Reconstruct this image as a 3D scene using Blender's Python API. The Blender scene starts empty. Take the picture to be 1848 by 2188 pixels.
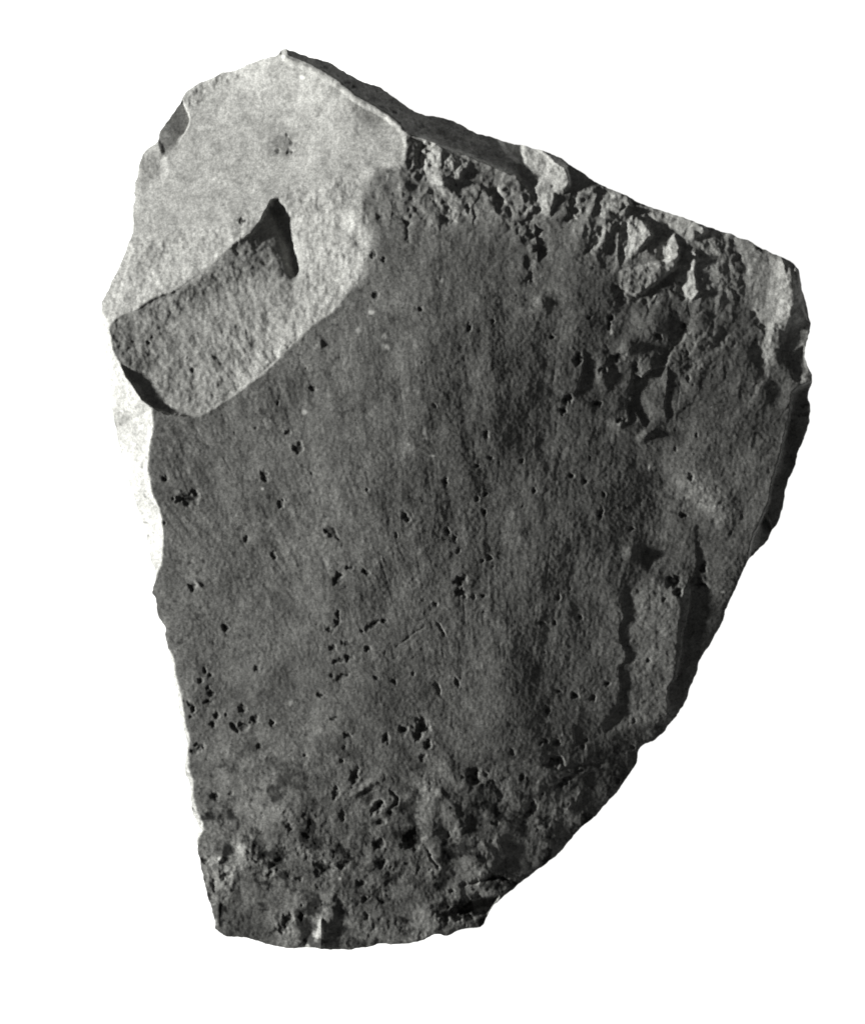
import bpy, math, random
import numpy as np
from mathutils import Vector

# ------------------------------------------------------------------ camera, world, lamps, exposure
S = 0.0001                      # one unit of the plan drawing = 0.1 mm
CX, CY = 924.0, 1094.0          # plan point under the lens
FACE = 300.0                    # height of the ground face over the backdrop, in plan units
scene = bpy.context.scene

cam_data = bpy.data.cameras.new('camera')
cam = bpy.data.objects.new('camera', cam_data)
scene.collection.objects.link(cam)
CAM_D = 1.6
cam.location = (0, 0, FACE * S + CAM_D)
cam.rotation_euler = (0, 0, 0)
cam_data.sensor_fit = 'VERTICAL'
cam_data.sensor_height = 36.0
cam_data.lens = 36.0 * CAM_D / (2188 * S)
cam_data.clip_start = 0.05
cam_data.clip_end = 50
scene.camera = cam

world = bpy.data.worlds.new('World')
scene.world = world
world.use_nodes = True
bg = world.node_tree.nodes['Background']
bg.inputs['Color'].default_value = (1, 1, 1, 1)
bg.inputs['Strength'].default_value = 0.045

ELEV, AZ = math.radians(15.0), math.radians(1.0)   # key lamp: low, from the left
KEY_D = 1.5
key = bpy.data.lights.new('key_lamp', 'AREA')
key.shape = 'DISK'
key.size = 0.11
key.energy = 47.0
key.color = (1.0, 1.0, 0.98)
key_o = bpy.data.objects.new('key_lamp', key)
scene.collection.objects.link(key_o)
ld = Vector((-math.cos(ELEV) * math.cos(AZ), math.cos(ELEV) * math.sin(AZ), math.sin(ELEV)))
key_o.location = Vector((0, 0, FACE * S)) + ld * KEY_D
key_o.rotation_euler = ld.to_track_quat('Z', 'Y').to_euler()

scene.cycles.filter_width = 1.9
scene.view_settings.view_transform = 'Standard'
scene.view_settings.look = 'None'
scene.view_settings.exposure = 0.0
scene.view_settings.gamma = 1.0
scene.view_settings.use_curve_mapping = False

# ------------------------------------------------------------------ materials
def new_mat(name):
    m = bpy.data.materials.new(name)
    m.use_nodes = True
    nt = m.node_tree
    return m, nt, nt.nodes['Principled BSDF']

def node(nt, kind, **kw):
    n = nt.nodes.new(kind)
    for k, v in kw.items():
        setattr(n, k, v)
    return n

glow_mat, nt, p = new_mat('glow_white')
p.inputs['Base Color'].default_value = (0.8, 0.8, 0.79, 1)
p.inputs['Roughness'].default_value = 0.6
p.inputs['Emission Color'].default_value = (1, 1, 0.995, 1)
p.inputs['Emission Strength'].default_value = 1.0  # added glow, keeps the ground white and shadowless

def stone_material():
    m, nt, p = new_mat('grey_stone')
    L = nt.links.new
    def attr(n):
        a = node(nt, 'ShaderNodeAttribute', attribute_name=n)
        return a.outputs['Fac']
    geo = node(nt, 'ShaderNodeTexCoord')
    def noise(scale, detail, rough, vec=None):
        n = node(nt, 'ShaderNodeTexNoise')
        n.inputs['Scale'].default_value = scale
        n.inputs['Detail'].default_value = detail
        n.inputs['Roughness'].default_value = rough
        L(vec or geo.outputs['Object'], n.inputs['Vector'])
        return n.outputs['Fac']
    def math_(op, a, b, clamp=False):
        n = node(nt, 'ShaderNodeMath', operation=op, use_clamp=clamp)
        for i, v in enumerate((a, b)):
            if isinstance(v, (int, float)):
                n.inputs[i].default_value = v
            else:
                L(v, n.inputs[i])
        return n.outputs[0]
    def remap(v, a0, a1, b0, b1):
        n = node(nt, 'ShaderNodeMapRange')
        L(v, n.inputs[0])
        for i, q in enumerate((a0, a1, b0, b1)):
            n.inputs[i + 1].default_value = q
        return n.outputs[0]
    patina_shade = attr('patina_shade')
    base = math_('ADD', remap(patina_shade, 0, 1, 0.46, 0.225), math_('MULTIPLY', attr('rim_light'), 0.05))  # left rim lightened in colour, as if lit more by the lamp
    mott = remap(noise(70, 5, 0.62), 0.3, 0.7, 0.84, 1.16)
    fine = remap(noise(1300, 4, 0.7), 0.3, 0.7, 0.66, 1.34)
    grain = remap(noise(3300, 2, 0.6), 0.3, 0.7, 0.70, 1.30)
    midn = remap(noise(330, 5, 0.68), 0.3, 0.7, 0.72, 1.28)
    v = math_('MULTIPLY', math_('MULTIPLY', math_('MULTIPLY', math_('MULTIPLY', base, mott), fine), grain), math_('ADD', math_('MULTIPLY', math_('SUBTRACT', midn, 1.0), remap(patina_shade, 0, 1, 0.6, 1.0)), 1.0))
    # dark mineral specks, denser on the weathered face
    speck = remap(noise(1500, 3, 0.6), 0.62, 0.70, 0.0, 0.6)
    v = math_('MULTIPLY', v, math_('SUBTRACT', 1.0, math_('MULTIPLY', speck, remap(patina_shade, 0, 1, 0.45, 1.0))))
    v = math_('MULTIPLY', v, math_('SUBTRACT', 1.0, attr('stain_pit_shade')))
    v = math_('ADD', v, math_('MULTIPLY', attr('grain'), 0.5))
    v = math_('MINIMUM', v, 0.85)
    cc = node(nt, 'ShaderNodeCombineColor')
    L(v, cc.inputs[0]); L(v, cc.inputs[1])
    L(math_('MULTIPLY', v, 0.955), cc.inputs[2])
    L(cc.outputs[0], p.inputs['Base Color'])
    p.inputs['Roughness'].default_value = 0.85
    p.inputs['Specular IOR Level'].default_value = 0.15
    bump = node(nt, 'ShaderNodeBump')
    bump.inputs['Strength'].default_value = 0.35
    bump.inputs['Distance'].default_value = 0.00006
    L(noise(2600, 3, 0.6), bump.inputs['Height'])
    L(bump.outputs[0], p.inputs['Normal'])
    return m
stone_mat = stone_material()

# ------------------------------------------------------------------ added glowing backdrop: drowns the stone's cast shadow
def mesh_object(name, verts, faces, mat, parent=None):
    me = bpy.data.meshes.new(name)
    me.from_pydata(verts, [], faces)
    me.materials.append(mat)
    o = bpy.data.objects.new(name, me)
    scene.collection.objects.link(o)
    o.parent = parent
    return o
T = 0.75
backdrop_o = mesh_object('glow_backdrop', [(x, y, z) for z in (-0.02, 0.0) for x, y in ((-T, -T), (T, -T), (T, T), (-T, T))],
                  [(3, 2, 1, 0), (4, 5, 6, 7), (0, 1, 5, 4), (1, 2, 6, 5), (2, 3, 7, 6), (3, 0, 4, 7)], glow_mat)
backdrop_o['kind'] = 'structure'

# ------------------------------------------------------------------ number helpers
class Noise:
    def __init__(self, seed):
        r = np.random.RandomState(seed)
        a = r.rand(256, 256) * 2 * np.pi
        self.gx, self.gy = np.cos(a).astype(np.float32), np.sin(a).astype(np.float32)
    def __call__(self, x, y):
        xi, yi = np.floor(x), np.floor(y)
        fx, fy = (x - xi).astype(np.float32), (y - yi).astype(np.float32)
        xi = xi.astype(np.int64) & 255; yi = yi.astype(np.int64) & 255
        x1, y1 = (xi + 1) & 255, (yi + 1) & 255
        u = fx * fx * fx * (fx * (fx * 6 - 15) + 10); v = fy * fy * fy * (fy * (fy * 6 - 15) + 10)
        g = lambda a, b, dx, dy: self.gx[a, b] * dx + self.gy[a, b] * dy
        n0 = g(xi, yi, fx, fy) * (1 - u) + g(x1, yi, fx - 1, fy) * u
        n1 = g(xi, y1, fx, fy - 1) * (1 - u) + g(x1, y1, fx - 1, fy - 1) * u
        return (n0 * (1 - v) + n1 * v) * 1.4
_N = {}
def noise(x, y, wl, seed):
    if seed not in _N:
        _N[seed] = Noise(seed)
    return _N[seed](x / wl + seed * 7.31, y / wl + seed * 3.17)
def fbm(x, y, wl, octaves, seed, gain=0.5):
    s, a = 0.0, 1.0
    for k in range(octaves):
        s = s + a * noise(x, y, wl / 2 ** k, seed + k)
        a *= gain
    return s
def sstep(a, b, v):
    t = np.clip((v - a) / (b - a), 0, 1)
    return t * t * (3 - 2 * t)
def seg_dist(px, py, pts, closed=False):
    """distance, side (>0: right of travel as drawn with y down), travel parameter 0..1"""
    pts = np.asarray(pts, float)
    if closed:
        pts = np.vstack([pts, pts[:1]])
    best = np.full(px.shape, 1e18); side = np.zeros(px.shape); par = np.zeros(px.shape)
    ln = np.hypot(*(pts[1:] - pts[:-1]).T); cum = np.concatenate([[0], np.cumsum(ln)]); tot = cum[-1]
    for i in range(len(pts) - 1):
        ax, ay = pts[i]; bx, by = pts[i + 1]
        dx, dy = bx - ax, by - ay
        l2 = dx * dx + dy * dy
        if l2 == 0:
            continue
        t = np.clip(((px - ax) * dx + (py - ay) * dy) / l2, 0, 1)
        d = (px - ax - t * dx) ** 2 + (py - ay - t * dy) ** 2
        m = d < best
        best = np.where(m, d, best)
        side = np.where(m, dx * (py - ay) - dy * (px - ax), side)
        par = np.where(m, (cum[i] + t * ln[i]) / tot, par)
    return np.sqrt(best), np.sign(side), par
def inside(px, py, pts):
    pts = np.asarray(pts, float)
    r = np.zeros(px.shape, bool)
    j = len(pts) - 1
    for i in range(len(pts)):
        xi, yi = pts[i]; xj, yj = pts[j]
        if yi != yj:
            r ^= ((yi > py) != (yj > py)) & (px < (xj - xi) * (py - yi) / (yj - yi) + xi)
        j = i
    return r

# ------------------------------------------------------------------ plan outline of the stone (clockwise, y down)
OUT = [(606,102),(628,110),(657,120),(696,130),(713,137),(722,144),(750,161),(781,176),(811,183),(827,195),(849,210),(883,234),
(903,242),(937,247),(966,254),(1020,283),(1054,291),(1100,304),(1125,311),(1170,325),(1204,339),(1218,352),(1241,366),(1269,387),
(1298,401),(1340,417),(1363,431),(1397,444),(1419,450),(1453,461),(1487,474),(1515,484),(1544,494),(1572,501),(1579,507),(1600,511),
(1615,521),(1634,531),(1666,545),(1691,556),(1708,572),(1714,597),(1718,620),(1728,648),(1734,674),(1738,688),(1734,705),(1727,733),
(1725,756),(1729,776),(1741,799),(1742,813),(1736,830),(1731,844),(1738,861),(1736,898),(1731,918),(1720,945),(1709,968),(1706,991),
(1692,1022),(1682,1050),(1681,1067),(1678,1084),(1669,1113),(1655,1135),(1647,1155),(1618,1183),(1604,1195),(1596,1212),(1579,1249),
(1567,1277),(1553,1308),(1545,1336),(1529,1363),(1520,1380),(1506,1399),(1495,1422),(1494,1436),(1484,1459),(1475,1476),(1472,1496),
(1447,1535),(1430,1555),(1421,1568),(1404,1584),(1376,1595),(1365,1609),(1366,1620),(1363,1635),(1353,1650),(1340,1668),(1322,1695),
(1300,1718),(1282,1739),(1262,1760),(1251,1766),(1234,1781),(1217,1801),(1200,1824),(1177,1842),(1154,1859),(1120,1885),(1098,1903),
(1072,1923),(1052,1943),(1040,1963),(1034,1980),(1021,1988),(993,1988),(976,1994),(967,2000),(949,2005),(942,2000),(928,2000),
(913,2008),(894,2017),(857,2021),(831,2022),(815,2018),(792,2026),(747,2033),(699,2032),(670,2029),(639,2029),(614,2029),(577,2023),
(554,2015),(520,2005),(486,2005),(472,1998),(458,1986),(459,1972),(454,1958),(449,1935),(443,1921),(435,1884),(429,1853),(422,1819),
(419,1794),(424,1774),(422,1760),(411,1743),(407,1709),(405,1675),(397,1658),(394,1635),(400,1613),(400,1590),(399,1579),(393,1562),
(386,1540),(382,1515),(380,1490),(374,1465),(369,1443),(366,1413),(361,1391),(353,1361),(354,1342),(349,1331),(339,1322),(336,1302),
(333,1277),(325,1268),(329,1254),(333,1237),(330,1212),(322,1198),(319,1181),(308,1127),(296,1098),(285,1060),(265,1000),(252,950),
(242,900),(237,863),(236,820),(233,800),(227,786),(228,772),(224,749),(221,727),(217,698),(216,670),(215,647),(224,627),(230,619),
(237,599),(254,565),(265,539),(272,516),(282,494),(282,471),(281,440),(286,420),(284,412),(285,386),(290,372),(292,352),(299,335),
(301,324),(308,314),(332,300),(337,290),(336,276),(354,253),(370,230),(384,210),(387,199),(396,189),(424,169),(449,161),(472,149),
(500,145),(534,130),(568,120),(594,114),(597,105)]
o = np.asarray(OUT, float)
# resample and roughen the outline a little, as broken stone is
nxt = np.roll(o, -1, 0); pts = []
for a, b in zip(o, nxt):
    n = max(1, int(np.hypot(*(b - a)) / 3.0))
    for k in range(n):
        pts.append(a + (b - a) * k / n)
pts = np.array(pts)
for _ in range(2):
    pts = 0.25 * np.roll(pts, 1, 0) + 0.5 * pts + 0.25 * np.roll(pts, -1, 0)
tn = np.roll(pts, -1, 0) - np.roll(pts, 1, 0)
tn /= np.hypot(*tn.T)[:, None]
nr = np.stack([tn[:, 1], -tn[:, 0]], 1)
amp = 1.6 * noise(pts[:, 0], pts[:, 1], 13, 901) + 1.0 * noise(pts[:, 0], pts[:, 1], 6, 902)
OUTL = pts + nr * amp[:, None]

# ------------------------------------------------------------------ grid of plan points
G = 1.8
gx = np.arange(205, 1752, G); gy = np.arange(92, 2044, G)
GX, GY = np.meshgrid(gx, gy)
IN = inside(GX, GY, OUTL)
cell = IN[:-1, :-1] | IN[1:, :-1] | IN[:-1, 1:] | IN[1:, 1:]
use = np.zeros(IN.shape, bool)
use[:-1, :-1] |= cell; use[1:, :-1] |= cell; use[:-1, 1:] |= cell; use[1:, 1:] |= cell
idx = -np.ones(IN.shape, np.int64); idx[use] = np.arange(use.sum())
PX, PY = GX[use].copy(), GY[use].copy()
outm = ~IN[use]
# rim points are pulled onto the outline
ox, oy = PX[outm], PY[outm]
bd = np.full(ox.shape, 1e18); bx = ox.copy(); by = oy.copy()
nx2 = np.roll(OUTL, -1, 0)
for (ax, ay), (cx2, cy2) in zip(OUTL, nx2):
    dx, dy = cx2 - ax, cy2 - ay
    t = np.clip(((ox - ax) * dx + (oy - ay) * dy) / (dx * dx + dy * dy + 1e-9), 0, 1)
    qx, qy = ax + t * dx, ay + t * dy
    d = (ox - qx) ** 2 + (oy - qy) ** 2
    m = d < bd
    bd[m] = d[m]; bx[m] = qx[m]; by[m] = qy[m]
PX[outm] = bx; PY[outm] = by

# ------------------------------------------------------------------ relief, in plan units
LINE_R = [(231,696),(241,684),(268,670),(299,656),(328,639),(370,622),(393,605),(427,585),(455,562),(478,542),(500,523),(540,491),(560,460),(580,431)]
LINE_1 = [(415,893),(435,883),(455,871),(500,846),(540,815),(577,783),(602,761),(625,735),(654,710),(682,684),(708,670),(728,645),(757,613),(774,585),(783,557),(791,514)]
LINE_NE = [(575,92),(592,112),(608,121),(617,128),(657,144),(682,158),(713,174),(725,179),(759,210),(798,233),(827,250),(847,267),(861,282),(912,297),(968,326),(1040,352),(1109,378)]
LEFT_RIM = [(205,640),(228,690),(236,715),(240,744),(251,769),(268,800),(285,829),(302,851),(328,873),(329,897),(326,936),(319,968),(316,1000),(322,1022),(326,1053),(339,1081),(347,1110),(350,1149),(350,1186),(345,1209),(334,1238),(320,1250)]
RIGHT_RIM = [(1760,800),(1720,818),(1697,835),(1693,861),(1690,889),(1682,918),(1675,951),(1664,985),(1655,1028),(1647,1070),(1633,1104),(1616,1141),(1604,1178),(1600,1200)]
FACET = [(600,80),(608,121),(657,144),(713,174),(759,210),(798,233),(827,250),(850,268),(864,290),(868,310),(866,335),(860,354),(798,366),(770,395),(778,440),(790,480),(791,514)] + LINE_1[::-1][1:] + [(376,890),(353,883),(328,872),(180,872),(180,60)]
WEST = [(231,696),(240,744),(251,769),(268,800),(285,829),(302,851),(328,871),(353,883),(376,890),(415,893)]
EAST = [(800,360),(782,400),(780,440),(788,480)]
SCAR = [(180,872),(180,720)] + LINE_R + [(597,424),(625,410),(671,398),(713,380),(762,372)] + EAST[1:] + LINE_1[::-1] + [(376,890),(353,883),(328,872)]

def build_relief(px, py):
    n = px.shape
    # natural edges: bend the drawing plane a little
    wx = px + 3.2 * noise(px, py, 46, 11) + 1.5 * noise(px, py, 15, 12) + 0.7 * noise(px, py, 7, 19)
    wy = py + 3.2 * noise(px, py, 46, 13) + 1.5 * noise(px, py, 15, 14) + 0.7 * noise(px, py, 7, 20)
    A = {}
    def loc(x0, x1, y0, y1):
        return np.nonzero((px > x0) & (px < x1) & (py > y0) & (py < y1))[0]
    def box(pts, pad):
        q = np.asarray(pts, float)
        return loc(q[:, 0].min() - pad, q[:, 0].max() + pad, q[:, 1].min() - pad, q[:, 1].max() + pad)
    def poly_sd(pts, i, warp=True):
        X, Y = (wx[i], wy[i]) if warp else (px[i], py[i])
        d, _, _ = seg_dist(X, Y, pts, True)
        return np.where(inside(X, Y, pts), d, -d)
    allp = np.arange(px.size)

    # ---- ground face: gently domed, falling away to the right and the bottom
    u, v = (px - 700) / 1000.0, (py - 1000) / 1000.0
    tq = np.clip((px - 600) / 620, 0, 1)
    drop = 620 * (tq ** 3 - tq ** 4 / 2) + np.clip(px - 1220, 0, None)
    H = FACE - 0.165 * drop * (0.35 + 0.65 * sstep(420, 860, py)) + 0.06 * np.clip(px - 1420, 0, None) * sstep(700, 1000, py) - 12 * u - 18 * v - 30 * np.clip(v, 0, None) ** 2
    H -= 0.008 * (px - 400) * sstep(1350, 1800, py)
    H += 7.0 * fbm(px, py, 330, 2, 21)
    # ---- the pale broken facet at the upper left
    sd1 = poly_sd(FACET, allp)
    dRF, _, _ = seg_dist(wx, wy, LINE_R)
    F = FACE - 0.20 * (888 - px) + 0.22 * (py - 300) + 7 * np.exp(-dRF / 130.0)
    dne, _, _ = seg_dist(wx, wy, LINE_NE[:13])
    F += (46 - 38 * sstep(700, 840, px)) * np.exp(-(dne / 72.0) ** 1.5)
    F += 3.0 * fbm(px, py, 200, 2, 23)
    wE = 8 + 26 * np.exp(-(((px - 785) / 70) ** 2 + ((py - 500) / 130) ** 2))
    m1 = sstep(-1, 1, sd1 / wE)
    Hm = H.copy()
    H = H * (1 - m1) + (-4 * np.logaddexp(-(H + 1) / 4, -F / 4)) * m1
    # ---- big hollow flake scar: falls from its crest on the left, swings up again to the right
    i = box(SCAR, 20)
    sd = poly_sd(SCAR, i)
    X, Y = wx[i], wy[i]
    inter = lambda pts: np.interp(Y, [p[1] for p in pts], [p[0] for p in pts])
    xl = inter([(580,431)] + LINE_R[::-1][1:] + WEST[1:])
    xr = inter(EAST + LINE_1[::-1])
    xc = inter([(584,400),(590,431),(597,437),(611,465),(622,499),(634,539),(639,590),(610,650),(565,700),(540,760),(500,850),(430,890)])
    def surf(x):
        steep = 0.45 * (1 - sstep(520, 640, Y))
        wl = np.maximum(xl, 0)
        right = np.clip(xr - np.maximum(x, xc), 0, None) * 0.20
        mid0 = np.minimum(wl + 190, xc)
        mid = np.clip(xc - np.clip(x, mid0, xc), 0, None) * (0.10 * sstep(540, 620, Y))
        ul = np.clip((mid0 - x) / np.maximum(mid0 - wl, 1), 0, 1)
        mm = 0.10 * sstep(540, 620, Y)
        rise = (mid0 - wl) * (-mm * ul + ul * ul * (0.13 - 0.10 * sstep(670, 740, Y) + mm + steep * 0.7))
        return FACE + 2 - right - mid + rise
    Hs = surf(X)
    FR = FACE - 0.20 * (888 - xl) + 0.22 * (Y - 300) + 5 - 3 * (1 - sstep(440, 500, Y))
    HR = surf(xl)
    uu = np.clip(X - xl, 0, None)
    Hs = Hs + (FR - HR) * np.exp(-uu / 70.0) * sstep(425, 445, Y) * (1 - sstep(640, 840, Y))
    Hs -= 17 * (1 - np.exp(-uu / 5.0)) * np.exp(-uu / 48.0) * sstep(770, 808, Y) * (1 - sstep(870, 895, Y))
    dC, _, _ = seg_dist(X, Y, [(580,438),(590,450),(601,474),(611,505),(622,542),(629,575)])
    Hs -= 17 * np.exp(-(dC / 12.0) ** 2) + 4 * np.exp(-(dC / 22.0) ** 2)
    kt = (1 - sstep(395, 470, Y)) * sstep(-4, 12, X - xc)
    Hs = Hs * (1 - kt) + np.minimum(F[i], Hm[i]) * kt
    msc = sstep(-1, 1, sd / (3 + 24 * np.exp(-(((X - 785) / 70) ** 2 + ((Y - 500) / 130) ** 2))))
    H[i] = H[i] * (1 - msc) + (-3 * np.logaddexp(-Hs / 3, -(Hm[i] + 1.5) / 3)) * msc
    # ---- left side facet, steep and turned to the lamp
    i = loc(190, 380, 620, 1270)
    d, sgn, t = seg_dist(wx[i], wy[i], LEFT_RIM)
    d = np.where(sgn > 0, d, 0)          # right of travel (travelling down) = left of the picture
    H[i] -= 0.95 * d + 2 * (1 - np.exp(-d / 3.0)) + 3.0 * fbm(px[i], py[i], 60, 3, 31) * sstep(0, 15, d)
    i2 = loc(340, 470, 1370, 1990)
    d2, sg2, _ = seg_dist(wx[i2], wy[i2], [(352,1375),(366,1391),(375,1413),(378,1443),(382,1465),(389,1490),(392,1515),(397,1540),(403,1562),(406,1582),(403,1600),(404,1640),(412,1665),(414,1700),(420,1735),(432,1758),(434,1775),(424,1800)])
    d2 = np.where(sg2 > 0, d2, 0)
    H[i2] -= 0.9 * d2
    A['leftrim'] = np.zeros(n); A['leftrim'][i] = sstep(0.5, 3, d); A['leftrim'][i2] = np.maximum(A['leftrim'][i2], sstep(0.5, 3, d2))
    # ---- edge band along the upper right
    i = loc(560, 1140, 80, 420)
    d, sgn, t = seg_dist(wx[i], wy[i], LINE_NE)
    d = np.where(sgn < 0, d, 0)
    fade = 1 - sstep(1085, 1125, wx[i])
    slope = 1.15 - 0.35 * sstep(880, 980, px[i])
    H[i] -= (slope * d + 10 * sstep(860, 930, px[i]) * (1 - np.exp(-d / 6.0)) * sstep(0, 8, d)) * fade
    A['neband'] = np.zeros(n); A['neband'][i] = sstep(1, 4, d) * fade
    # ---- right side band
    i = loc(1580, 1760, 780, 1220)
    d, sgn, t = seg_dist(wx[i], wy[i], RIGHT_RIM)
    d = np.where(sgn < 0, d, 0)
    H[i] -= 19 * (1 - np.exp(-d / 6.0)) - 0.06 * d
    A['rightrim'] = np.zeros(n); A['rightrim'][i] = sstep(1, 4, d)
    # black notch low on the right band
    def tilt(pts, gx_, gy_, off=0.0, w=5.0, rough=0.0, fresh=0.0):
        i = box(pts, 3 * w)
        q = np.asarray(pts, float).mean(0)
        sd = poly_sd(pts, i)
        m = sstep(-w, w, sd)
        H[i] += ((px[i] - q[0]) * gx_ + (py[i] - q[1]) * gy_ + off + rough * fbm(px[i], py[i], 22, 3, 41)) * m
        if fresh:
            A['fresh'][i] = np.maximum(A['fresh'][i], fresh * m)
        return i, m
    A['fresh'] = np.zeros(n)
    tilt([(1641,1101),(1652,1118),(1657,1140),(1642,1165),(1604,1192),(1616,1141)], -0.4, 0.2, -28, 3)
    tilt([(1662,1040),(1690,1030),(1680,1085),(1665,1120),(1652,1110),(1650,1080)], 0.25, 0, 3, 5, 0, 0.5)
    tilt([(1700,905),(1735,860),(1734,915),(1715,940)], 0.5, 0.1, 2, 5, 0, 0.4)
    # ---- soft rounding down to the outline everywhere
    de, _, _ = seg_dist(px, py, OUTL[::3], True)
    edge = np.exp(-de / 9.0)
    k = sstep(1150, 1400, py)
    H -= edge * (1 + 2 * k * sstep(480, 700, px))
    A['de'] = de
    # ---- chipped flakes along the upper right edge (each one tilted to the left, with a drop behind it)
    tilt([(1065,290),(1125,300),(1170,330),(1210,355),(1217,389),(1204,408),(1187,413),(1184,436),(1176,459),(1157,456),(1145,425),(1128,402),(1109,379),(1106,349),(1083,321)], 0.30, 0.06, -7, 6, 2.0, 1.0)
    tilt([(1150,312),(1205,335),(1222,356),(1212,366),(1180,346)], -0.5, 0.6, -2, 3)
    tilt([(1215,360),(1245,365),(1280,392),(1268,415),(1232,408),(1217,390)], 0.10, 0.1, -2, 5, 0.8, 0.9)
    tilt([(1222,405),(1265,415),(1272,420),(1255,455),(1238,462),(1228,440)], -0.08, 0.0, -2, 6, 2.0, 0.2)
    tilt([(1285,400),(1340,418),(1352,440),(1325,465),(1300,468),(1272,458),(1276,425)], 0.12, 0.05, 0, 6, 2.5, 0.8)
    tilt([(1345,452),(1377,455),(1390,477),(1393,502),(1366,532),(1329,561),(1322,530),(1330,495)], 0.32, 0.05, 1, 6, 3.0, 0.95)
    tilt([(1345,440),(1425,450),(1500,478),(1510,495),(1470,518),(1440,498),(1395,490)], 0.12, 0.0, -1, 6, 1.0, 0.9)
    tilt([(1422,492),(1444,500),(1453,525),(1450,553),(1420,566),(1406,549),(1415,513)], 0.33, 0.05, 1, 5, 3.0, 0.95)
    tilt([(1330,575),(1400,560),(1452,545),(1440,578),(1408,600),(1385,620),(1360,632),(1325,612)], 0.08, 0.02, 7, 4, 2.0, 0.2)
    tilt([(1468,534),(1490,540),(1487,584),(1495,621),(1480,645),(1452,617),(1449,593),(1463,570)], 0.34, 0.0, 0, 5, 2.5, 0.95)
    tilt([(1490,495),(1575,500),(1600,560),(1590,640),(1540,650),(1500,620),(1495,560)], -0.03, 0.05, -2, 10, 2.0, 0.15)
    tilt([(1585,505),(1660,540),(1672,580),(1655,650),(1640,690),(1600,660),(1590,590)], 0.07, 0.0, 0, 20, 1.0, 0.75)
    tilt([(1672,552),(1703,575),(1712,640),(1708,680),(1672,700),(1660,770),(1640,790),(1618,750),(1640,705),(1655,640),(1662,590)], 0.30, -0.02, 9, 20, 3.0, 1.0)
    tilt([(1690,690),(1736,676),(1736,705),(1722,735),(1690,755),(1680,730)], 0.1, 0.0, -3, 6, 0.8, 0.8)
    tilt([(1690,760),(1722,738),(1728,780),(1745,810),(1720,822),(1700,800)], 0.1, 0.1, -4, 5, 0.8, 0.7)
    tilt([(1700,560),(1716,600),(1740,680),(1730,684),(1712,640),(1704,590)], -0.6, 0, -4, 3)
    # lump beside the band and the dark cleft on its left
    tilt([(915,300),(965,330),(1000,352),(985,385),(945,398),(915,372),(906,340)], 0.06, 0.10, 4, 9, 3.0, 0.6)
    tilt([(869,288),(908,300),(894,345),(872,362)], -0.16, 0.0, -4, 4, 1.0)
    # ---- grooves, clefts and cracks
    def groove(pts, depth, w, seed=51, taper=True):
        if pts[0][1] < 830 and pts[0][0] > 760:      # worn, shallow furrows behind the chipped edge
            depth, w = depth * 0.45, w * 1.35
        i = box(pts, 6 * w)
        d, _, t = seg_dist(wx[i], wy[i], pts)
        ww = w * (1 + 0.5 * noise(px[i], py[i], 18, seed) + 0.35 * noise(px[i], py[i], 8, seed + 1))
        d = np.abs(d + (0.9 * w * noise(px[i], py[i], 16, seed + 2) + 0.2 * w * noise(px[i], py[i], 8, seed + 3)))
        depth = depth * (0.8 + 0.7 * noise(px[i], py[i], 26, seed + 4))
        k = sstep(0, 0.12, t) * sstep(0, 0.12, 1 - t) if taper else 1.0
        H[i] -= depth * np.exp(-(d / ww) ** 2) * (0.35 + 0.65 * k)
    groove([(908,303),(913,325),(902,350),(896,372)], 26, 9)
    groove([(781,412),(800,440),(815,470),(822,484)], 6, 11)
    groove([(835,457),(858,464),(872,479),(873,519)], 7, 4)
    groove([(868,425),(885,445),(903,470)], 9, 8)
    groove([(921,392),(938,412),(960,438),(964,455),(950,484)], 11, 9)
    groove([(1056,398),(1064,420),(1076,446)], 20, 8)
    groove([(1125,409),(1138,432),(1148,460)], 13, 9)
    groove([(1122,468),(1132,492),(1142,512)], 13, 11)
    groove([(1124,508),(1148,530),(1132,550),(1136,576),(1126,608)], 7, 8)
    groove([(1222,398),(1224,428),(1232,460)], 14, 5)
    groove([(1206,470),(1224,462),(1236,472)], 9, 4)
    groove([(1356,442),(1328,470),(1311,512),(1300,550)], 10, 9)
    groove([(1414,490),(1400,512),(1402,534)], 16, 7)
    groove([(1478,524),(1466,547),(1455,570),(1438,585),(1408,606),(1386,625),(1362,636)], 15, 7)
    groove([(1437,608),(1450,622),(1466,640)], 10, 5)
    groove([(1296,480),(1270,512),(1250,540)], 12, 6)
    groove([(1330,600),(1322,640),(1330,655)], 10, 7)
    groove([(1573,620),(1580,645)], 10, 4)
    groove([(1610,660),(1632,690),(1652,702)], 9, 5)
    groove([(1672,705),(1685,725),(1690,760),(1705,790)], 8, 5)
    groove([(1468,790),(1480,770),(1520,735),(1560,705)], 7, 12)
    groove([(1400,790),(1440,735),(1470,690)], 10, 8)
    groove([(1680,748),(1690,772),(1712,806)], 9, 4)
    groove([(870,1318),(884,1327),(896,1326),(908,1320)], 1.2, 1.6)
    groove([(908,1338),(888,1349),(870,1366),(853,1378),(842,1389)], 1.3, 1.7)
    groove([(842,1389),(826,1384),(822,1400),(832,1412),(848,1408),(852,1394),(842,1389)], 0.7, 1.5, taper=False)
    groove([(936,1330),(943,1345),(949,1357)], 5, 2)
    groove([(832,1690),(848,1704),(848,1720),(836,1730)], 6, 2.6)
    groove([(800,1735),(818,1712)], 7, 4)
    groove([(986,1896),(1030,1886),(1070,1880),(1088,1884)], 10, 3)
    groove([(960,1960),(1000,1945),(1045,1930)], 18, 10)
    groove([(1192,1648),(1240,1640),(1290,1635)], 5, 4)
    groove([(912,1815),(922,1835),(938,1858)], 6, 3)
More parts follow.
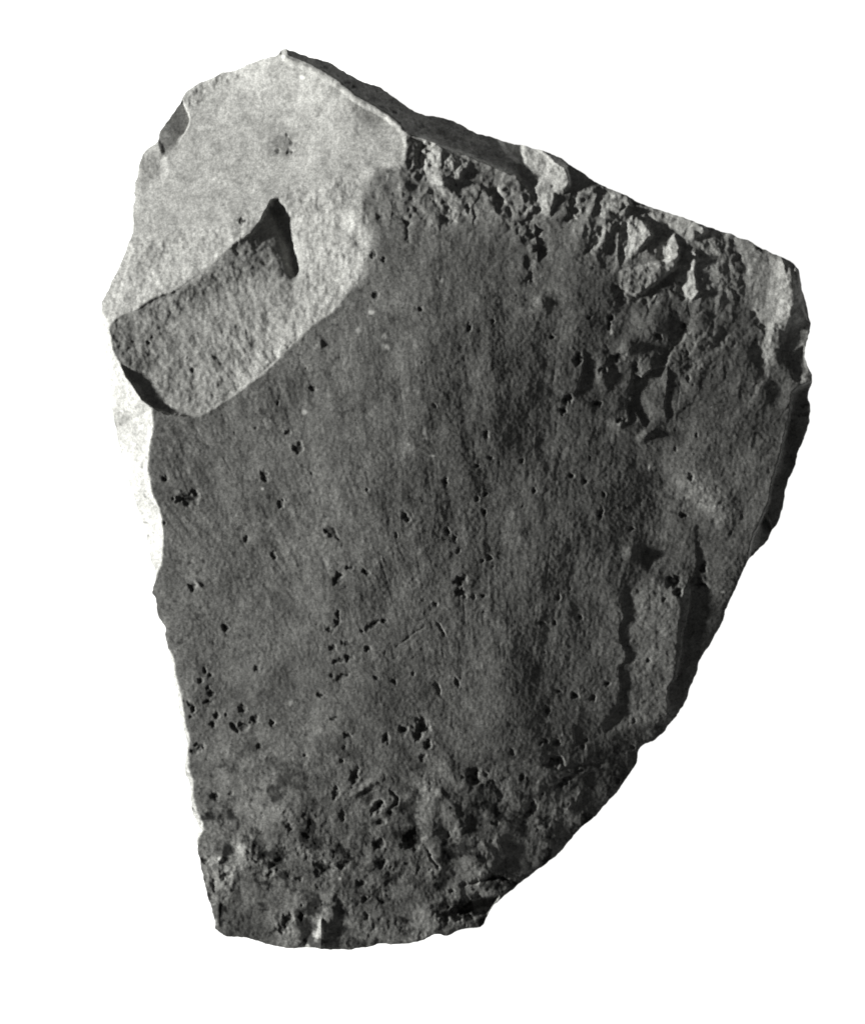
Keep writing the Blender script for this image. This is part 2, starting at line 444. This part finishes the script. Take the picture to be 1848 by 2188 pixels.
    groove([(930,1460),(945,1490)], 4, 3)
    # ---- step fractures: the left side stands proud, the right side drops
    def step(pts, h, dr, dl=40.0, w=2.0):
        i = box(pts, 3 * max(dr, dl))
        d, sgn, t = seg_dist(wx[i], wy[i], pts)
        k = sstep(0, 0.3, t) * sstep(0, 0.22, 1 - t)
        sgd = -sgn * d       # >0: left of travel = right of the picture when travelling down
        H[i] += k * (-h * sstep(-w, w, sgd) * np.exp(-np.maximum(sgd, 0) / dr) + 0.25 * h * np.exp(-d / dl) * (1 - sstep(-w, w, sgd)))
    S1 = [(1378,1215),(1362,1240),(1350,1249),(1333,1266),(1333,1292),(1336,1320),(1325,1337),(1328,1371),(1342,1391),(1339,1416),(1325,1425),(1329,1462),(1329,1490),(1314,1524),(1297,1544),(1280,1558),(1276,1580)]
    S2 = [(1486,1105),(1488,1127),(1491,1155),(1494,1198),(1485,1237),(1474,1246),(1477,1268),(1474,1297),(1468,1325),(1460,1368),(1455,1405),(1447,1450),(1428,1470),(1430,1518),(1428,1552)]
    step(S1, 1.8, 75)
    step(S2, 2.6, 120, 26)
    tilt([(1340,1265),(1400,1235),(1468,1255),(1458,1380),(1428,1540),(1302,1560),(1335,1480),(1345,1400)], 0.07, 0.0, 1, 14, 1.0, 0.22)
    tilt([(1440,1030),(1520,1020),(1570,1080),(1540,1130),(1480,1110)], 0.07, 0.0, 0, 34, 1.0, 0.65)
    step([(1352,785),(1352,813),(1354,838),(1352,854),(1361,879),(1370,893),(1386,918)], 5, 60)
    step([(1425,770),(1431,809),(1427,831),(1424,865),(1427,900)], 4, 60)
    step([(1429,780),(1404,786),(1386,792),(1372,805),(1352,795)][::1], 8, 40, 20)
    step([(1338,850),(1341,880),(1348,905)], 5, 20)
    step([(1246,742),(1250,770),(1244,800),(1236,830),(1222,850)], 4, 40)
    step([(1366,1170),(1369,1195),(1388,1222)], 4, 30)
    step([(1140,470),(1150,520),(1152,560)], 6, 50)
    step([(1225,1545),(1232,1600)], 3, 40)
    step([(1060,1790),(1078,1830),(1080,1860)], 4, 30)
    # ---- small proud flakes catching the light
    def bump(x, y, rx, ry, h, ang=0.0, pw=2.0):
        i = loc(x - 3 * max(rx, ry), x + 3 * max(rx, ry), y - 3 * max(rx, ry), y + 3 * max(rx, ry))
        c, s_ = math.cos(ang), math.sin(ang)
        a = ((wx[i] - x) * c + (wy[i] - y) * s_) / rx; b = (-(wx[i] - x) * s_ + (wy[i] - y) * c) / ry
        H[i] += h * np.exp(-(a * a + b * b) ** (pw / 2))
    for a in [(1350,1182,14,16,5),(1010,1840,26,40,6),(924,1795,18,60,4,-0.3),(470,1838,9,5,5,-0.5),(700,1960,20,50,7,0.2),(520,1830,26,30,4),
              (1158,645,14,18,5,0.5),(1345,740,22,14,7),(1400,690,40,26,6,-0.4),(1290,800,14,26,5),(705,400,34,26,4),(765,470,16,24,6),
              (815,400,30,24,5),(860,400,16,20,5),(950,395,14,24,8,-0.5),(1322,905,16,12,5),(1384,930,16,8,6,-0.5),(685,735,9,9,4),
              (425,1248,5,10,3,-0.6),(785,1680,40,8,4,-0.5),(1100,640,20,14,2),(960,1640,16,40,3,-0.5),(1490,1070,70,60,5),(1390,820,30,40,3)]:
        bump(*a)
    # ledge near the lower right tip
    tilt([(985,1898),(1088,1884),(1098,1900),(1060,1925),(1010,1930),(990,1930)], 0.06, -0.05, 0, 5, 1.0, 0.35)
    tilt([(1000,1935),(1062,1922),(1040,1960),(985,1968),(950,1962)], -0.2, 0.25, -10, 6, 1.0)
    tilt([(424,1822),(470,1830),(505,1880),(485,1935),(446,1932)], 0.05, 0.0, 0, 16, 2.5, 0.5)
    tilt([(495,1800),(545,1795),(560,1850),(520,1870),(495,1850)], 0.06, 0.0, 1, 14, 2.0, 0.35)
    tilt([(1000,1790),(1045,1800),(1062,1850),(1045,1878),(1010,1870)], 0.06, 0.0, 2, 8, 1.5, 0.35)
    tilt([(900,1640),(950,1690),(1000,1760),(985,1800),(940,1730),(900,1690)], 0.05, 0.0, 2, 16, 2.0, 0.3)
    tilt([(1130,1780),(1200,1720),(1240,1700),(1225,1730),(1160,1790)], 0.03, 0.0, 1, 12, 1.5, 0.2)
    # bright chip at the bottom edge
    tilt([(628,2042),(688,1966),(688,1996),(692,2042)], 0.42, 0.05, 5, 4, 0.5, 1.0)
    tilt([(690,1990),(715,1985),(722,2040),(694,2040)], 0.06, 0.0, 0, 8, 2.0, 0.5)
    tilt([(440,1925),(470,1936),(466,1980),(452,1985)], 0.7, 0.0, -4, 5, 0.5, 0.9)
    # small dark chip at the upper left margin: its floor dips to the right under an upright wall
    CH = [(387,205),(399,233),(401,256),(391,278),(381,301),(353,331),(338,326),(330,290),(345,255),(365,225)]
    i = box(CH, 20)
    sd = poly_sd(CH, i)
    dE, _, _ = seg_dist(wx[i], wy[i], [(384,205),(399,233),(401,256),(391,278),(381,301),(353,331)])
    H[i] -= np.maximum(0, 14 - 0.30 * dE) * sstep(0, 1.2 + 14 * sstep(270, 320, wy[i]), sd) * (1 - 0.6 * sstep(270, 330, wy[i]))
    A['chip'] = np.zeros(n); A['chip'][i] = sstep(0, 3, sd)
    tilt([(295,325),(345,328),(352,365),(315,400),(282,405)], -0.13, 0.0, -2, 10, 1.0)
    tilt([(385,195),(450,158),(500,142),(520,160),(440,200),(400,225)], -0.05, 0.0, -1, 10, 3.0)
    # ---- textures of the broken and ground surfaces
    mF = sstep(-1, 1, (sd1 + 3 * noise(px, py, 16, 55)) / (6 + 30 * np.exp(-(((px - 785) / 60) ** 2 + ((py - 500) / 120) ** 2))))                                      # broken facet
    i = box(SCAR, 10); mS = np.zeros(n); mS[i] = sstep(-3, 5, poly_sd(SCAR, i))
    dNE, _, _ = seg_dist(px, py, [(900,330),(1070,380),(1230,395),(1400,470),(1560,520),(1690,600),(1715,720)])
    rough_ne = (1 - sstep(60, 300, dNE)) * 0.75 + 0.55 * np.exp(-(((px - 1400) / 190) ** 2 + ((py - 760) / 130) ** 2))
    rough_ne = np.clip(rough_ne * (0.75 + 0.7 * noise(px, py, 120, 59)), 0, 1) * (1 - mF) * (1 - A['neband']) * (1 - 0.8 * sstep(1540, 1620, px) * (1 - sstep(760, 820, py)))
    A['rough_ne'] = rough_ne
    low = sstep(1500, 1750, py)
    gnd = (1 - mF) * (1 - 0.6 * rough_ne)
    # grinding striae, fanning from the lower middle
    rx_, ry_ = px - 1060, py - 2050
    th = np.arctan2(rx_, -ry_) * 1000 + 9 * noise(px, py, 120, 58); rr = np.hypot(rx_, ry_)
    fan = 1 - sstep(1250, 1620, py + 0.25 * np.abs(px - 1060))
    stri = 0.55 * noise(th, rr * 0.10, 34, 61) + 0.40 * noise(th, rr * 0.12, 15, 62) + 0.20 * noise(th, rr * 0.16, 7, 63)
    H += stri * gnd * fan * (0.5 + 0.55 * (1 - sstep(600, 950, px))) * (0.7 + 0.9 * noise(px, py, 130, 60))
    H += gnd * (2.1 * noise(px, py, 85, 64) + fan * (0.5 * noise(th, rr * 0.5, 38, 65) + 0.32 * noise(th, rr * 0.4, 19, 66) + 0.2 * noise(th, rr * 0.45, 10, 67)) + 0.75 * noise(px, py, 42, 70) + 0.38 * noise(px, py, 21, 57) + 0.22 * noise(px, py, 12, 56) + 0.42 * noise(px, py, 8, 69) + 0.22 * noise(px, py, 5, 68))
    H += gnd * low * (1.6 * fbm(px, py, 60, 4, 71, 0.55))
    rs = np.random.RandomState(77)
    for k in range(60):
        x0, y0 = rs.uniform(370, 1250), rs.uniform(700, 1400)
        dx_, dy_ = 1060 - x0, 2050 - y0
        l_ = math.hypot(dx_, dy_); ln_ = rs.uniform(40, 170)
        x1, y1 = x0 + dx_ / l_ * ln_, y0 + dy_ / l_ * ln_
        i = loc(min(x0, x1) - 8, max(x0, x1) + 8, min(y0, y1) - 8, max(y0, y1) + 8)
        d, _, t = seg_dist(px[i], py[i], [(x0, y0), (x1, y1)])
        H[i] += rs.choice([-1, -1, 1]) * rs.uniform(0.15, 0.45) * np.exp(-(d / rs.uniform(1.6, 2.8)) ** 2) * np.sin(np.pi * t) * gnd[i]
    # smooth broken facet, rough band above the scar, lumpy scar floor
    yb = np.interp(px, [280, 313, 398, 483, 563, 600], [500, 494, 491, 477, 437, 417])
    band = mF * (1 - mS) * sstep(-6, 10, py - yb + 7 * noise(px, py, 30, 75)) * (1 - sstep(590, 620, px))
    east = mF * sstep(-10, 20, px - np.interp(py, [430, 590, 700, 760, 890], [600, 640, 600, 560, 450])) * sstep(385, 410, py)
    H += mF * (1 - mS) * (0.30 * noise(px, py, 12, 76) + 0.16 * noise(px, py, 6, 77) + 1.6 * noise(px, py, 75, 78) + 0.6 * noise(px, py, 28, 72))
    H += (band * 1.0 + east * 0.7) * (1.5 * noise(px, py, 24, 79) + 0.95 * noise(px, py, 12, 80) + 0.5 * noise(px, py, 7, 81))
    H += band * (2.2 * np.maximum(noise(px * 0.5, py, 26, 73), 0) + 2.5 * noise(px, py, 60, 74))
    lump = mS * np.exp(-(((px - 540) / 130) ** 2 + ((py - 770) / 110) ** 2))
    sx, sy = (px * 0.9 - py * 0.43), (px * 0.43 + py * 0.9)
    H += lump * 2.8 * fbm(sx, sy * 0.55, 26, 3, 83) + mS * (2.2 * noise(px, py, 45, 85) + 1.25 * noise(px, py, 17, 86) + 0.75 * noise(px, py, 9, 87) + 0.25 * noise(px, py, 5.5, 88))
    # torn, platy stone behind the chipped edge: little tilted plates
    i = np.nonzero(rough_ne > 0.02)[0]
    rs = np.random.RandomState(5)
    ns = 420
    sx_, sy_ = rs.uniform(780, 1740, ns), rs.uniform(290, 980, ns)
    tg = rs.normal(0, 1, (ns, 3))
    q1 = np.full(i.size, 1e18); q2 = np.full(i.size, 1e18); own = np.zeros(i.size, int)
    ex = wx[i] + 7 * noise(px[i], py[i], 26, 91); ey = (wy[i] + 7 * noise(px[i], py[i], 26, 92))
    for k in range(ns):
        ddx, ddy = ex - sx_[k], ey - sy_[k]
        a_ = ddx * 0.93 + ddy * 0.36; b_ = -ddx * 0.36 + ddy * 0.93
        d = a_ * a_ + (b_ * 0.6) ** 2
        m = d < q1
        q2 = np.where(m, q1, np.minimum(q2, d)); q1 = np.where(m, d, q1); own = np.where(m, k, own)
    plate = (ex - sx_[own]) * tg[own, 0] * 0.085 + (ey - sy_[own]) * tg[own, 1] * 0.06 + tg[own, 2] * 1.5
    soft = sstep(0.0, 5.0, np.sqrt(q2) - np.sqrt(q1))
    H[i] += rough_ne[i] * plate * soft * 0.35
    ra, rb = (wx[i] * 0.95 + wy[i] * 0.31), (-wx[i] * 0.31 + wy[i] * 0.95)
    rg = 0.0
    for k, (wl, am) in enumerate(((70, 3.6), (33, 1.7), (16, 0.8))):
        rg = rg - am * (1 - 2.6 * np.abs(noise(ra, rb * 0.5, wl, 160 + k))).clip(0, 1) ** 2 * (0.4 + 1.2 * noise(px[i], py[i], 90, 165 + k)).clip(0, 1.3)
    H[i] += rough_ne[i] * rg * 0.36
    lumpz = (1 - sstep(40, 170, dNE)) * (1 - 0.9 * sstep(1520, 1600, px)) * (1 - mF) * (1 - A['neband'])
    lz = noise(px * 0.9 + py * 0.4, py * 0.7 - px * 0.3, 46, 53)
    H += lumpz * (4.2 * (0.5 - np.abs(lz)) + 1.8 * (0.5 - np.abs(noise(px, py, 22, 54))))
    H += rough_ne * (1.5 * noise(px, py, 45, 94) + 0.8 * noise(px, py, 19, 95) + 0.42 * noise(px, py, 9, 96) + 0.15 * noise(px, py, 5, 97))
    # side facets
    side = np.maximum(A['leftrim'], np.maximum(A['rightrim'], A['neband']))
    H += side * (0.9 * noise(px, py, 30, 98) + 0.3 * noise(px, py, 11, 99))
    # ---- pits, shallow: their shade is painted as near-black colour
    A['pit_shade'] = np.zeros(n)
    def pit(x, y, rx, ry=None, ang=0.0, dep=None, pit_shade=0.93):
        ry = rx if ry is None else ry
        R = max(rx, ry)
        i = loc(x - 2.2 * R, x + 2.2 * R, y - 2.2 * R, y + 2.2 * R)
        if i.size == 0:
            return
        c, s_ = math.cos(ang), math.sin(ang)
        a = ((px[i] - x) * c + (py[i] - y) * s_) / rx; b = (-(px[i] - x) * s_ + (py[i] - y) * c) / ry
        r = np.hypot(a, b) + 0.6 * noise(px[i], py[i], max(7, 1.1 * min(rx, ry)), 111) + 0.15 * noise(px[i], py[i], 6, 112)
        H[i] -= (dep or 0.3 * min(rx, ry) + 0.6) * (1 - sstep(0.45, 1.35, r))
        if pit_shade and min(rx, ry) < 9 and y > 1580:
            pit_shade = pit_shade * 0.8
        if pit_shade:
            A['pit_shade'][i] = np.maximum(A['pit_shade'][i], pit_shade * (1 - sstep(0.35, 1.25, r)) * (0.75 + 0.5 * noise(px[i], py[i], 7, 113)).clip(0, 1))
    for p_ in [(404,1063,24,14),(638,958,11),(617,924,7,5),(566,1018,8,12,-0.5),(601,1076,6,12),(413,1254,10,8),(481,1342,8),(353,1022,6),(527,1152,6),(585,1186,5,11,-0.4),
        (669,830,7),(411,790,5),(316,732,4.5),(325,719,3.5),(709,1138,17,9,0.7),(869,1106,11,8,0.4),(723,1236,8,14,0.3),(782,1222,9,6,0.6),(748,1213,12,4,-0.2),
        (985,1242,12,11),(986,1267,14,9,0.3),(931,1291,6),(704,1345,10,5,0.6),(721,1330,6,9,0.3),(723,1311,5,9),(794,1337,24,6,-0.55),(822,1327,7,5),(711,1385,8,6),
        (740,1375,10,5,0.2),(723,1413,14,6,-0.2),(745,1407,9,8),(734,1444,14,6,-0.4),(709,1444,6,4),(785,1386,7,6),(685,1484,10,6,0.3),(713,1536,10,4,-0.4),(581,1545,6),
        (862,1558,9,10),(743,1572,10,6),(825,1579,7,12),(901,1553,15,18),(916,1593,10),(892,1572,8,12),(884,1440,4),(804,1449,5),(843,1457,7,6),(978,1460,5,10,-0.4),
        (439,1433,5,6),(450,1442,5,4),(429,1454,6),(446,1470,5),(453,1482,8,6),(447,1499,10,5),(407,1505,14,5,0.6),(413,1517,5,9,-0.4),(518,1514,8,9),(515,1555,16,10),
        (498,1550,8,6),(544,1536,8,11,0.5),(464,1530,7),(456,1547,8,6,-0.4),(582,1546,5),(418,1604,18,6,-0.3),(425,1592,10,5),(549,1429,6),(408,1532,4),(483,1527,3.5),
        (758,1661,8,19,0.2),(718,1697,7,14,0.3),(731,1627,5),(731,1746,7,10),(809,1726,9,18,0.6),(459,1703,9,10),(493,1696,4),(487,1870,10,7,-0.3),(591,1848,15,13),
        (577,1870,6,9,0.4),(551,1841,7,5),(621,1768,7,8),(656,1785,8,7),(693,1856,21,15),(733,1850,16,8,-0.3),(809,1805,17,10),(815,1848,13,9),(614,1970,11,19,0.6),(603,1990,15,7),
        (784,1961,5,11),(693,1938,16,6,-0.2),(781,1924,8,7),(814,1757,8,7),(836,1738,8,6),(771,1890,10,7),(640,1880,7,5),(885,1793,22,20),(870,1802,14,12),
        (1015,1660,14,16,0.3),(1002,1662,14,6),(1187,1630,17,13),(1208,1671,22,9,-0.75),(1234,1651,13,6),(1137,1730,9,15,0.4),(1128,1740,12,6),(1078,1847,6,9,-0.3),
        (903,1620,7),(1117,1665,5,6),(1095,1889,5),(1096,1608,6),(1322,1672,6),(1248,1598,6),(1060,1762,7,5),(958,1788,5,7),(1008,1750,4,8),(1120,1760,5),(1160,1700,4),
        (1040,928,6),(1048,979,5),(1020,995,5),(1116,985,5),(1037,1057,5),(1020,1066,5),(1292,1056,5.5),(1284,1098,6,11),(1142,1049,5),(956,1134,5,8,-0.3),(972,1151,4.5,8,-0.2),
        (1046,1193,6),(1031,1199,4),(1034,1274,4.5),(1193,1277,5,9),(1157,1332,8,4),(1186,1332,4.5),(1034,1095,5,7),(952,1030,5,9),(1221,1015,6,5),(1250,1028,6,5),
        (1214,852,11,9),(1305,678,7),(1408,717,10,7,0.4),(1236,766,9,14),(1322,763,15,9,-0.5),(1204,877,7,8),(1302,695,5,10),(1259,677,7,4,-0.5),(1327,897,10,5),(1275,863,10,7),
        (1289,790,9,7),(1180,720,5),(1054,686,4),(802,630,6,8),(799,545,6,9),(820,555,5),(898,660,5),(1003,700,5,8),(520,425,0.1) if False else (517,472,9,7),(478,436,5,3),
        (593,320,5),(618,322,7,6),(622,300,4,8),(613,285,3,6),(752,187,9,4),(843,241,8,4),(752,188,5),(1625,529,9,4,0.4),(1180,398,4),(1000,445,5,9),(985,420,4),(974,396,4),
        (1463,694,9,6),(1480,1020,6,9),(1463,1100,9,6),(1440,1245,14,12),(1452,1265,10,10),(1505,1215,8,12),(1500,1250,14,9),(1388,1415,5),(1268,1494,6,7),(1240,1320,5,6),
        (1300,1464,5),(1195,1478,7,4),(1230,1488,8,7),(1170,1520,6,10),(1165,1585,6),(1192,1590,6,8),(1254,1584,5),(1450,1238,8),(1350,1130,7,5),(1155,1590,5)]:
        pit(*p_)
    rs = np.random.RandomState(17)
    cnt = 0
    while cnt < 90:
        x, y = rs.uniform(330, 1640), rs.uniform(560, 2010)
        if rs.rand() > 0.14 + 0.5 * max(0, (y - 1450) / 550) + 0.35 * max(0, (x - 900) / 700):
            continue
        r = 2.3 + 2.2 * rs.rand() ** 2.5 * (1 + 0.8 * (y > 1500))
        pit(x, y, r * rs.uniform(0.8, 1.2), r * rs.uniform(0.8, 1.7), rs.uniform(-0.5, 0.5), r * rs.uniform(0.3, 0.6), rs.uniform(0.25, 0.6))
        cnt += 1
    # ragged spongy patches low down
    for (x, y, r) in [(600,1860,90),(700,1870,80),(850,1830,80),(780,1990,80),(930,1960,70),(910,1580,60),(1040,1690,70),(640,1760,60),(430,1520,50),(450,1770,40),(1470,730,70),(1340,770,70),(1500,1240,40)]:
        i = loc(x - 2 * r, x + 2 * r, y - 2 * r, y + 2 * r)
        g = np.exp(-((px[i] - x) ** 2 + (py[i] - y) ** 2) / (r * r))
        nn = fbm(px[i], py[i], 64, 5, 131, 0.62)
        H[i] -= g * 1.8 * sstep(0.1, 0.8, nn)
        A['pit_shade'][i] = np.maximum(A['pit_shade'][i], 0.62 * sstep(0.05, 0.8, nn * g))
    # ---- colour maps: weathered skin and painted scar shade, mineral stain and pit shade, pale grains
    scar_shade = mS * (1 - sstep(-40, 60, px - np.interp(py, [430, 590, 700, 760, 890], [600, 640, 600, 560, 450])))
    patina_shade = np.clip(1 - mF + 0.5 * scar_shade, 0, 1)  # shade on the scar's west side put into the colour
    patina_shade = patina_shade * (1 - 0.9 * A['leftrim'])
    patina_shade = np.minimum(patina_shade, 1 - 0.95 * A['fresh'])
    patina_shade = patina_shade * (1 - 0.40 * lumpz)
    patina_shade = patina_shade * (1 - 0.30 * rough_ne * sstep(-0.2, 0.5, noise(px, py, 60, 141)))
    patina_shade = np.maximum(patina_shade, A['neband'] * (1 - A['fresh']))
    patina_shade = np.maximum(patina_shade, 0.85 * A['chip'])
    patina_shade = np.clip(patina_shade + (0.16 + 0.26 * low) * fbm(px, py, 90, 4, 143, 0.6) * (patina_shade > 0.3), 0, 1.0)
    stain = fbm(px, py, 150, 4, 145, 0.6)
    blot = fbm(px, py, 74, 5, 147, 0.68)
    stain_pit_shade = np.maximum(A['pit_shade'], (1 - mF) * (0.20 + 0.18 * low) * sstep(-0.1, 0.75, stain))
    stain_pit_shade = np.maximum(stain_pit_shade, (1 - mF) * sstep(1430, 1760, py + 60 * noise(px, py, 120, 155)) * 0.85 * sstep(0.0, 0.7, blot))
    stain_pit_shade = np.maximum(stain_pit_shade, (1 - 0.7 * mF) * 0.55 * sstep(0.30, 0.75, noise(th, rr * 0.7, 10, 156) * 0.75 + 0.45 * noise(px, py, 60, 157) + 0.3 * noise(px, py, 5, 158)))
    stain_pit_shade = np.maximum(stain_pit_shade, (1 - mF) * fan * 0.32 * sstep(0.1, 0.8, noise(th, rr * 0.09, 11, 159)))
    stain_pit_shade = np.maximum(stain_pit_shade, mF * (1 - mS) * 0.20 * sstep(-0.1, 0.9, fbm(px, py, 34, 5, 149, 0.75)))
    spot = np.hypot(px - 606, py - 302) / 36 + 0.5 * noise(px, py, 14, 153)
    stain_pit_shade = np.maximum(stain_pit_shade, 0.5 * (1 - sstep(0.2, 1.1, spot)))
    for (x, y, r, k) in [(402,1062,36,.5),(640,955,30,.5),(668,832,40,.45),(985,1255,30,.5),(720,1330,36,.35),(735,1410,34,.4),(515,1550,34,.45),(608,305,34,.5),(430,1500,46,.35),(725,1235,34,.4),(800,1335,40,.3),(905,1560,40,.5),(885,1795,44,.5),(1190,1650,46,.45),(1015,1660,34,.45),(690,1860,50,.55),(595,1855,44,.5),(1135,1735,28,.4),(760,1665,30,.4),(610,1980,34,.45)]:
        stain_pit_shade = np.maximum(stain_pit_shade, k * np.exp(-((px - x) ** 2 + (py - y) ** 2) / (r * r)) * sstep(-0.3, 0.4, noise(px, py, 9, 151)))
    grain = np.zeros(n)
    for (x, y, rx, ry) in [(997,457,7,9),(823,721,5,7),(823,740,8,6),(944,599,5,5),(906,921,4,8),(908,935,5,4),(921,976,7,3),(1390,999,5,6),(619,1502,5,5),(791,668,7,4),(765,705,5,6),
                           (1345,1112,3,4),(1150,1672,3,5),(1173,1539,5,6),(1200,1572,3,5),(1306,708,4,5),(472,1838,6,4),(725,1880,4,4),(1322,906,4,4),(1546,1267,4,3),(1444,1240,4,3),(921,1290,4,5),
                           (643,163,5,5),(563,1046,3,3),(652,881,5,5),(580,435,4,6)]:
        grain = np.maximum(grain, np.exp(-(((wx - x) / rx) ** 2 + ((wy - y) / ry) ** 2) ** 1.5))
    return H, patina_shade, stain_pit_shade, grain, sd1, mS, A

H, patina_shade, stain_pit_shade, grain, sd1, mS, A = build_relief(PX, PY)
print('relief', H.min(), H.max(), PX.size)

# ------------------------------------------------------------------ cut into the parts of the stone
ci, cj = np.nonzero(cell)
quads = np.stack([idx[ci, cj], idx[ci + 1, cj], idx[ci + 1, cj + 1], idx[ci, cj + 1]], 1)
verts = np.stack([(PX - CX) * S, (CY - PY) * S, H * S], 1)
rid = np.zeros(PX.size, int)                                   # ground face
rid[sd1 > 0] = 1                                               # broken facet
rid[mS > 0.5] = 2                                              # hollow scar
rid[A['chip'] > 0.5] = 3
rid[A['leftrim'] > 0.5] = 4
rid[A['neband'] > 0.5] = 5
rid[A['rightrim'] > 0.5] = 6
ne_line = [(866,300),(912,297),(968,326),(1040,352),(1109,378),(1062,285),(1300,380),(1780,520),(1780,760),(1722,815),(1640,800),(1500,660),(1360,640),(1240,560),(1110,520),(960,490),(880,480),(780,420),(800,366),(862,352)]
flk = inside(PX, PY, ne_line) & (rid == 0)
rid[flk] = 7
frid = np.sort(rid[quads], axis=1)[:, 1]
stone = bpy.data.objects.new('stone_fragment', None)
scene.collection.objects.link(stone)
stone['label'] = 'broken grey worked stone fragment with pale flaked facets lying on white backdrop'
stone['category'] = 'stone'
PARTS = [('ground_face', 'dark grey ground face with fine striations and black pits'),
         ('broken_facet', 'pale smooth broken facet at the upper left'),
         ('flake_scar', 'hollow grey flake scar with a black cleft at its upper right end'),
         ('edge_chip', 'small dark chip in the upper left margin'),
         ('side_facet', 'brightly lit left side facet'),
         ('edge_band', 'narrow dark band along the upper right edge'),
         ('side_facet', 'dark right side facet with a black notch'),
         ('chipped_edge', 'row of small pale and dark chip scars along the upper right edge')]
def part_mesh(name, label, q):
    used = np.unique(q)
    lut = np.full(PX.size, -1, np.int64); lut[used] = np.arange(used.size)
    q = lut[q]
    me = bpy.data.meshes.new(name)
    me.vertices.add(used.size)
    me.vertices.foreach_set('co', verts[used].astype(np.float32).ravel())
    me.loops.add(q.size)
    me.loops.foreach_set('vertex_index', q.astype(np.int32).ravel())
    me.polygons.add(len(q))
    me.polygons.foreach_set('loop_start', np.arange(0, q.size, 4, dtype=np.int32))
    me.update(calc_edges=True)
    me.validate()
    for an, arr in (('patina_shade', patina_shade), ('stain_pit_shade', stain_pit_shade), ('grain', grain), ('rim_light', A['leftrim'])):
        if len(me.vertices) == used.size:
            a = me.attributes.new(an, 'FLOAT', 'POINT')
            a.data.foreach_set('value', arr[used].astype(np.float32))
    me.materials.append(stone_mat)
    ob = bpy.data.objects.new(name, me)
    scene.collection.objects.link(ob)
    ob.parent = stone
    ob['label'] = label
    return ob
for k, (nm, lb) in enumerate(PARTS):
    part_mesh(nm, lb, quads[frid == k])

# ------------------------------------------------------------------ underside: closed, resting on the backdrop
ring = OUTL[::2]
nb = len(ring)
dd, _, _ = seg_dist(ring[:, 0], ring[:, 1], [(0, 0), (1, 1)])
near = np.zeros(nb)
for k, (x, y) in enumerate(ring):
    j = np.argmin((PX - x) ** 2 + (PY - y) ** 2)
    near[k] = H[j]
cen = np.array([950.0, 1050.0])
rings = [(1.0, 1.0, 0.3), (0.995, 0.86, 0), (0.975, 0.62, 0), (0.945, 0.40, 0), (0.90, 0.20, 0), (0.84, 0.07, 0), (0.76, 0.0, 0), (0.4, 0.0, 0)]
uv, uf = [], []
for f, zf, sub in rings:
    q = cen + (ring - cen) * f
    nz = 4.0 * noise(q[:, 0], q[:, 1], 60, 171) * (0.3 < zf < 0.9)
    for k in range(nb):
        uv.append(((q[k, 0] - CX) * S, (CY - q[k, 1]) * S, max(0.0, near[k] * zf - sub + nz[k]) * S + 0.00002))
for r in range(len(rings) - 1):
    for k in range(nb):
        k2 = (k + 1) % nb
        uf.append((r * nb + k, r * nb + k2, (r + 1) * nb + k2, (r + 1) * nb + k))
uv.append(((cen[0] - CX) * S, (CY - cen[1]) * S, 0.00002))
b0 = (len(rings) - 1) * nb
for k in range(nb):
    uf.append((b0 + k, b0 + (k + 1) % nb, len(uv) - 1))
mesh_object('underside', uv, uf, stone_mat, stone)
for nme, val in (('patina_shade', 0.8), ('stain_pit_shade', 0.0), ('grain', 0.0), ('rim_light', 0.0)):
    me = scene.objects['underside'].data
    a = me.attributes.new(nme, 'FLOAT', 'POINT')
    a.data.foreach_set('value', np.full(len(me.vertices), val, np.float32))
